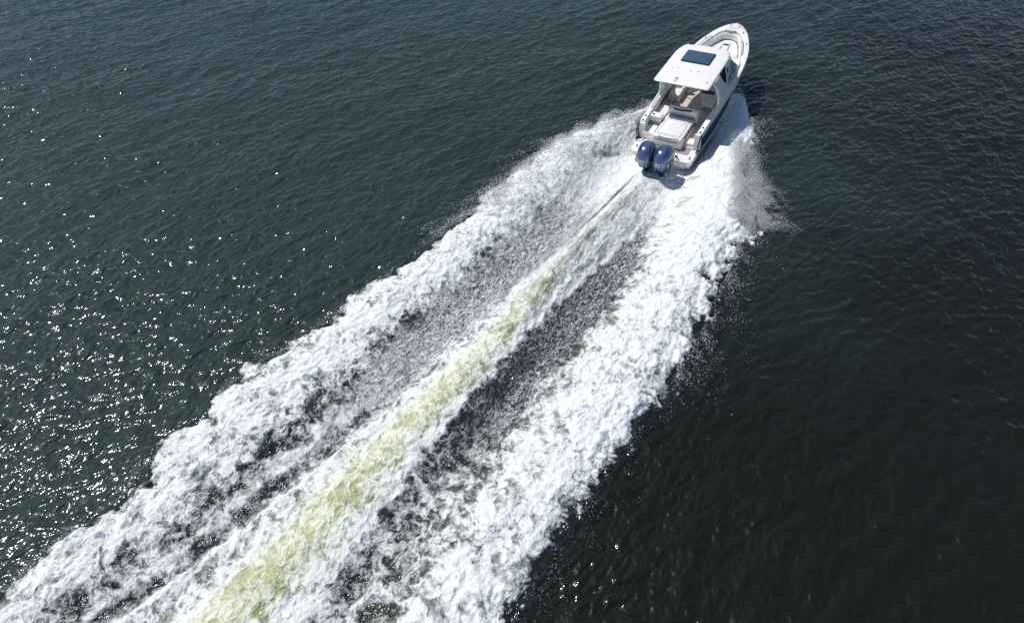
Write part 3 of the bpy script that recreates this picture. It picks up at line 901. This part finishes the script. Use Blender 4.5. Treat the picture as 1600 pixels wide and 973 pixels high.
# windscreen: raked front panes and side wings, frame and glass
def quad_glass(name, pts, parent, th=.012):
    bm = bmesh.new()
    P = [Vector(p) for p in pts]
    n = (P[1] - P[0]).cross(P[-1] - P[0]).normalized() * th
    a = [bm.verts.new(p) for p in P]; b = [bm.verts.new(p + n) for p in P]
    bm.faces.new(a); bm.faces.new(b[::-1])
    for i in range(len(P)):
        bm.faces.new((a[i], a[(i + 1) % len(P)], b[(i + 1) % len(P)], b[i]))
    return obj(name, bm, M_GLASS, parent, smooth=False)
ws = bpy.data.objects.new('windscreen', None); COL.objects.link(ws); ws.parent = boat
fr = bmesh.new()
Btm = {1: (6.52, .34, 1.58), 2: (6.30, 1.18, 1.53), 3: (4.66, 1.20, 1.36)}
Top = {1: (5.78, .34, 2.22), 2: (5.58, 1.02, 2.14), 3: (4.80, 1.16, 1.48)}
def sg(p, s): return (p[0], p[1] * s, p[2])
for s in (1, -1):
    quad_glass('windscreen_pane', [sg(Btm[1], s), sg(Btm[2], s), sg(Top[2], s), sg(Top[1], s)], ws)
    quad_glass('windscreen_pane', [sg(Btm[2], s), sg(Btm[3], s), sg(Top[3], s), sg(Top[2], s)], ws)
    tube(fr, [sg(Btm[1], s), sg(Btm[2], s), sg(Btm[3], s)], .045, 6)
    tube(fr, [sg(Top[1], s), sg(Top[2], s), sg(Top[3], s), sg(Btm[3], s)], .05, 6)
    tube(fr, [sg(Btm[1], s), sg(Top[1], s)], .022, 6)
    tube(fr, [sg(Btm[2], s), sg(Top[2], s)], .024, 6)
    # quarter bar splitting the side wing
    a = Vector(sg(Btm[2], s)) * .45 + Vector(sg(Btm[3], s)) * .55; b = Vector(sg(Top[2], s)) * .8 + Vector(sg(Top[3], s)) * .2
    tube(fr, [a, b], .016, 6)
quad_glass('windscreen_door', [(6.54, -.32, 1.62), (6.54, .32, 1.62), (5.80, .32, 2.24), (5.80, -.32, 2.24)], ws)
tube(fr, [(5.80, -.34, 2.24), (5.80, .34, 2.24)], .02, 6)
obj('windscreen_frame', fr, M_ALU, ws)

# hardtop
HZ = 2.60
ht_out = []
def rpoly(pts, rs, k=5):
    out = []
    n = len(pts)
    for i in range(n):
        p = Vector(pts[i]); a = Vector(pts[i - 1]); b = Vector(pts[(i + 1) % n]); r = rs[i]
        p0 = p + (a - p).normalized() * r; p1 = p + (b - p).normalized() * r
        for j in range(k + 1):
            u = j / k
            v = p0 * (1 - u) ** 2 + p * 2 * u * (1 - u) + p1 * u * u
            out.append((v.x, v.y))
    return out
HY = .12                                              # the top sits over the crew, a touch to port
pts = rpoly([(2.17, 1.28), (2.17, -1.12), (5.15, -1.09), (5.47, -.87), (5.59, .08), (5.47, 1.03), (5.15, 1.25)], [.16, .16, .5, .2, .3, .2, .5])
bm = bmesh.new()
def htop(x, y): return HZ + .035 * (1 - (y / 1.2) ** 2) + .02 * (1 - ((x - 3.6) / 1.7) ** 2)
rings = []
cx0 = 3.87
for f, dz in ((.97, -.095), (1.0, -.07), (1.005, -.03), (.985, 0.0), (.93, .012)):
    rings.append([Vector((cx0 + (x - cx0) * f, y * f, htop(x, y) * 1.0 - .02 + dz)) for x, y in pts])
vr = loft(bm, rings, closed=True, caps=False)
bm.faces.new(vr[0])
# crowned top: two inner rings
r5 = [bm.verts.new((cx0 + (x - cx0) * .6, y * .6, htop(x * .6 + cx0 * .4, y * .6) + .002)) for x, y in pts]
for k in range(len(pts)):
    bm.faces.new((vr[-1][k], vr[-1][(k + 1) % len(pts)], r5[(k + 1) % len(pts)], r5[k]))
bm.faces.new(r5)
top = obj('hardtop', bm, M_WHITE, boat, auto=60)
bm = bmesh.new(); slab(bm, rrect(3.87, 4.87, -.53, .73, .06), HZ + .02, HZ + .075, .012)
obj('hatch_frame', bm, M_BLACK, top)
bm = bmesh.new(); slab(bm, rrect(3.91, 4.83, -.49, .69, .05), HZ + .06, HZ + .086, .004)
obj('hatch_glass', bm, M_HATCH, top)
for x, y, r in ((2.50, .42, .03), (2.6, -.88, .035), (3.20, .82, .02), (3.30, .62, .02), (3.20, .02, .025), (3.25, -.28, .025)):
    bm = bmesh.new(); bmesh.ops.create_cone(bm, cap_ends=True, segments=12, radius1=r * 1.3, radius2=r, depth=.05, matrix=Matrix.Translation((x, y, htop(x, y) + .02)))
    obj('deck_fitting', bm, M_DECK, top)
bm = bmesh.new(); tube(bm, [(2.2, .38, HZ + .03), (2.37, .36, HZ + .10), (2.55, .32, HZ + .06)], .014, 6)
obj('light_mast', bm, M_STEEL, top)
bm = bmesh.new(); tube(bm, [(2.15, .38, HZ - .05), (1.75, .42, HZ - .38)], .010, 5)
obj('ski_tow_rod', bm, M_STEEL, top)

# swept arches that carry the top
for s in (1, -1):
    bm = bmesh.new()
    rings = []
    for i in range(13):
        u = i / 12
        z = 1.24 + (HZ - .08 - 1.24) * u
        e = u * u * (3 - 2 * u)
        xc = 3.86 - .72 * u ** 1.25
        half = .56 * (1 - u) ** 1.6 + .20 + .22 * u ** 2.5
        y = 1.31 - .02 * u - .20 * u ** 2.2 + .03 * math.sin(u * 3.14)
        th = .045
        rings.append([(xc - half, s * (y - th), z), (xc - half, s * (y + th), z), (xc - half * .3, s * (y + th * 1.5), z), (xc + half * .4, s * (y + th * 1.5), z), (xc + half, s * (y + th), z), (xc + half, s * (y - th), z)])
    loft(bm, rings)
    obj('hardtop_arch', bm, M_WHITE, boat, auto=50)
    bm = bmesh.new(); tube(bm, [sg(Top[2], s), (5.15, s * 1.02, HZ - .08)], .03, 8)
    obj('hardtop_post', bm, M_ALU, boat)
    bm = bmesh.new(); tube(bm, [(4.75, s * 1.24, 1.38), (4.55, s * 1.05, HZ - .08)], .026, 8)
    obj('hardtop_post', bm, M_ALU, boat)

# bow cockpit: U-shaped backrest, seat cushions, filler, foredeck fittings
def insetU(off, x0=7.15):
    pts = [(x, YI(x)) for x in (7.15, 7.5, 7.9, 8.3, 8.6)] + [(8.82, YI(8.8) - .02), (8.98, .46), (9.08, .31), (9.13, .15)]
    pts = [p for p in pts if p[0] >= x0]
    out = []
    allp = pts + [(9.15, 0)] + [(x, -y) for x, y in pts[::-1]]
    for i, (x, y) in enumerate(allp):
        a = Vector(allp[max(i - 1, 0)]); b = Vector(allp[min(i + 1, len(allp) - 1)])
        d = (b - a).normalized(); n = Vector((-d.y, d.x))
        if n.dot(Vector((8.0, 0)) - Vector((x, y))) < 0: n = -n
        out.append((x + n.x * off, y + n.y * off))
    return out
bm = bmesh.new()
a, b = insetU(.015), insetU(.13)
rings = []
for (x0, y0), (x1, y1) in zip(a, b):
    z1 = ZS(x0) - .05
    rings.append([(x0, y0, z1 - .30), (x0, y0, z1), (x0 * .4 + x1 * .6, y0 * .4 + y1 * .6, z1 + .01), (x1, y1, z1 - .05), (x1, y1, z1 - .28)])
loft(bm, rings)
obj('bow_backrest', bm, M_VINYL, boat)
bm = bmesh.new()
c = insetU(.16, 7.3)
pt = [p for p in c if p[1] > .22]
slab(bm, pt + [(8.55, .16), (7.2, .30)], BZ, 1.25, .05, 3)
obj('bow_cushion', bm, M_VINYL, boat)
bm = bmesh.new()
pt = [(x, -y) for x, y in c if y > .22]
slab(bm, (pt + [(8.55, -.16), (7.2, -.30)])[::-1], BZ, 1.25, .05, 3)
obj('bow_cushion', bm, M_VINYL, boat)
bm = bmesh.new(); slab(bm, [(8.62, .20), (8.90, .34), (9.0, .15), (9.0, -.15), (8.90, -.34), (8.62, -.20)][::-1], BZ, 1.25, .04, 3)
obj('bow_cushion', bm, M_VINYL, boat)
bm = bmesh.new(); box(bm, (8.02, 0, 1.23), (.98, .30, .07), .02)
tb = obj('bow_table', bm, M_VINYL, boat)
bm = bmesh.new(); box(bm, (8.46, .02, 1.27), (.10, .26, .03), .01)
obj('table_latch', bm, M_BLACK, tb)
bm = bmesh.new()
pts = [(9.16 + .10 * math.cos(a), .07 + .27 * math.sin(a)) for a in np.linspace(0, 2 * math.pi, 20, endpoint=False)]
slab(bm, pts, ZS(9.1) - .02, ZS(9.1) + .055, .02)
obj('headrest_pad', bm, M_TAUPE, boat)
bm = bmesh.new(); tube(bm, [(9.16 - .105 * math.cos(a), .07 + .28 * math.sin(a), ZS(9.1) + .05) for a in np.linspace(-1.3, 1.3, 12)], .015, 6)
obj('bow_handrail', bm, M_STEEL, boat)
bm = bmesh.new(); slab(bm, [(9.36, .24), (9.66, .10), (9.66, -.10), (9.36, -.24)][::-1], ZS(9.5) + .035, ZS(9.5) + .055, .008)
obj('anchor_hatch', bm, M_DECK, boat)
for x, y in ((9.55, .20), (9.55, -.22), (9.1, -.55), (8.2, .98), (8.2, -.98), (5.5, 1.32), (5.5, -1.32)):
    bm = bmesh.new(); box(bm, (x, y, ZS(x) + .065), (.16, .03, .03), .012); box(bm, (x, y, ZS(x) + .045), (.06, .03, .04), .008)
    obj('cleat', bm, M_STEEL, boat)
for s in (1, -1):
    bm = bmesh.new()
    tube(bm, [(7.2, s * (YI(7.2) - .02), ZS(7.2) + .02), (7.3, s * (YI(7.3) + .02), ZS(7.3) + .12), (7.8, s * (YI(7.8) + .03), ZS(7.8) + .13), (8.3, s * (YI(8.3) + .02), ZS(8.3) + .12), (8.4, s * (YI(8.4) - .0), ZS(8.4) + .02)], .014, 6)
    obj('bow_rail', bm, M_STEEL, boat)
    bm = bmesh.new(); box(bm, (8.62, s * (YI(8.6) - .06), 1.25), (.05, .10, .34), .01)
    obj('bow_grab_handle', bm, M_SILVER, boat)

# ------------------------------------------------------------------ outboards
def outboard(y, rev):
    e = bpy.data.objects.new('outboard_engine', None); COL.objects.link(e); e.parent = boat
    e.location = (-.10, y, .34); e.rotation_euler = (0, R(6), R(rev)); e.scale = (1.14, 1.24, 1.02)
    # cowling: lofted superellipse rings from skirt to crown
    def ring(z, x0, x1, w, p=2.6, n=24):
        out = []
        for i in range(n):
            a = 2 * math.pi * i / n
            c_, s_ = math.cos(a), math.sin(a)
            rx, ry = (x1 - x0) / 2, w / 2
            k = 1 - .16 * max(0, -c_)                     # narrower towards the tail
            out.append(Vector(((x0 + x1) / 2 + rx * math.copysign(abs(c_) ** (2 / p), c_), ry * k * math.copysign(abs(s_) ** (2 / p), s_), z)))
        return out
    bm = bmesh.new()
    R_ = [ring(.02, -.74, -.16, .40), ring(.10, -.86, -.12, .50), ring(.28, -.97, -.09, .57), ring(.50, -1.0, -.08, .60), ring(.68, -.97, -.10, .59),
          ring(.82, -.90, -.14, .54), ring(.91, -.80, -.20, .46), ring(.965, -.68, -.28, .34), ring(.985, -.56, -.38, .18)]
    loft(bm, R_)
    obj('cowling', bm, M_COWL, e, auto=80)
    bm = bmesh.new()
    loft(bm, [ring(.0, -.75, -.15, .42), ring(.055, -.83, -.12, .49), ring(.10, -.875, -.115, .515), ring(.12, -.88, -.115, .52)])
    obj('cowling_skirt', bm, M_COWLD, e, auto=80)
    # crown ridges
    for yy in (.09, -.09):
        bm = bmesh.new(); tube(bm, [(-.92, yy * 1.9, .79), (-.80, yy * 1.7, .905), (-.60, yy * 1.4, .968), (-.36, yy * 1.3, .955), (-.2, yy * 1.5, .88)], [.010, .022, .024, .022, .010], 8)
        obj('crown_ridge', bm, M_COWLD, e)
    bm = bmesh.new(); tube(bm, [(-.93, .245, .45), (-.60, .300, .52), (-.30, .300, .60), (-.14, .22, .66)], .012, 6); tube(bm, [(-.93, -.245, .45), (-.60, -.300, .52), (-.30, -.300, .60), (-.14, -.22, .66)], .012, 6)
    obj('side_crease', bm, M_COWLD, e)
    for zz in (.37, .45):
        bm = bmesh.new()
        box(bm, (-.985, .0, zz), (.04, .17, .035), .004)
        obj('decal_line', bm, M_DECAL, e, smooth=False)
    bm = bmesh.new(); tube(bm, [(-.90, .10, .12), (-.955, .12, .30), (-.965, .10, .52), (-.93, .03, .66)], .008, 5); tube(bm, [(-.90, -.13, .12), (-.955, -.15, .30), (-.965, -.14, .52)], .008, 5)
    obj('decal_stripe', bm, M_DECAL, e)
    # midsection, mount bracket, gearcase below the water
    bm = bmesh.new()
    loft(bm, [ring(.03, -.66, -.20, .34), ring(-.15, -.60, -.22, .22), ring(-.45, -.58, -.26, .14), ring(-.75, -.62, -.26, .10), ring(-.95, -.60, -.30, .07)])
    obj('midsection', bm, M_COWLD, e, auto=80)
    bm = bmesh.new(); box(bm, (-.02, 0, -.08), (.36, .26, .36), .03); box(bm, (.08, 0, .02), (.20, .34, .10), .02)
    obj('mount_bracket', bm, M_BLACK, e)
    bm = bmesh.new(); tube(bm, [(-.72, 0, -.98), (-.66, 0, -.98), (-.45, 0, -.98), (-.25, 0, -.98), (-.16, 0, -.98)], [.05, .075, .08, .05, .01], 10)
    gc = obj('gearcase', bm, M_COWLD, e)
    bm = bmesh.new()
    for k in range(3):
        a = k * 2.094
        d = Vector((0, math.cos(a), math.sin(a))); n = Vector((.5, -math.sin(a) * .8, math.cos(a) * .8)).normalized()
        c0 = Vector((-.76, 0, -.98))
        P = [c0 + d * .04 - n * .03, c0 + d * .16 - n * .08, c0 + d * .2, c0 + d * .16 + n * .08, c0 + d * .04 + n * .03]
        f1 = [bm.verts.new(p + Vector((.006, 0, 0))) for p in P]; f2 = [bm.verts.new(p - Vector((.006, 0, 0))) for p in P]
        bm.faces.new(f1); bm.faces.new(f2[::-1])
        for i in range(5):
            bm.faces.new((f1[i], f1[(i + 1) % 5], f2[(i + 1) % 5], f2[i]))
    obj('propeller', bm, M_STEEL, e)
    return e
outboard(.35, 2); outboard(-.40, -1)
# fuel lines and rigging tubes beside the starboard engine
bm = bmesh.new(); tube(bm, arc((.25, -.68, .47), (.0, -.78, .85), (-.25, -.66, .55), 8), .028, 6); tube(bm, arc((.30, -.60, .47), (.05, -.72, .72), (-.22, -.62, .48), 8), .02, 6)
obj('rigging_hose', bm, M_BLACK, boat)
bm = bmesh.new(); tube(bm, arc((.25, .05, .47), (.0, .0, .85), (-.28, .10, .60), 8), .028, 6); tube(bm, arc((.28, -.02, .47), (.02, .0, .72), (-.28, -.12, .50), 8), .022, 6)
obj('rigging_hose', bm, M_BLACK, boat)
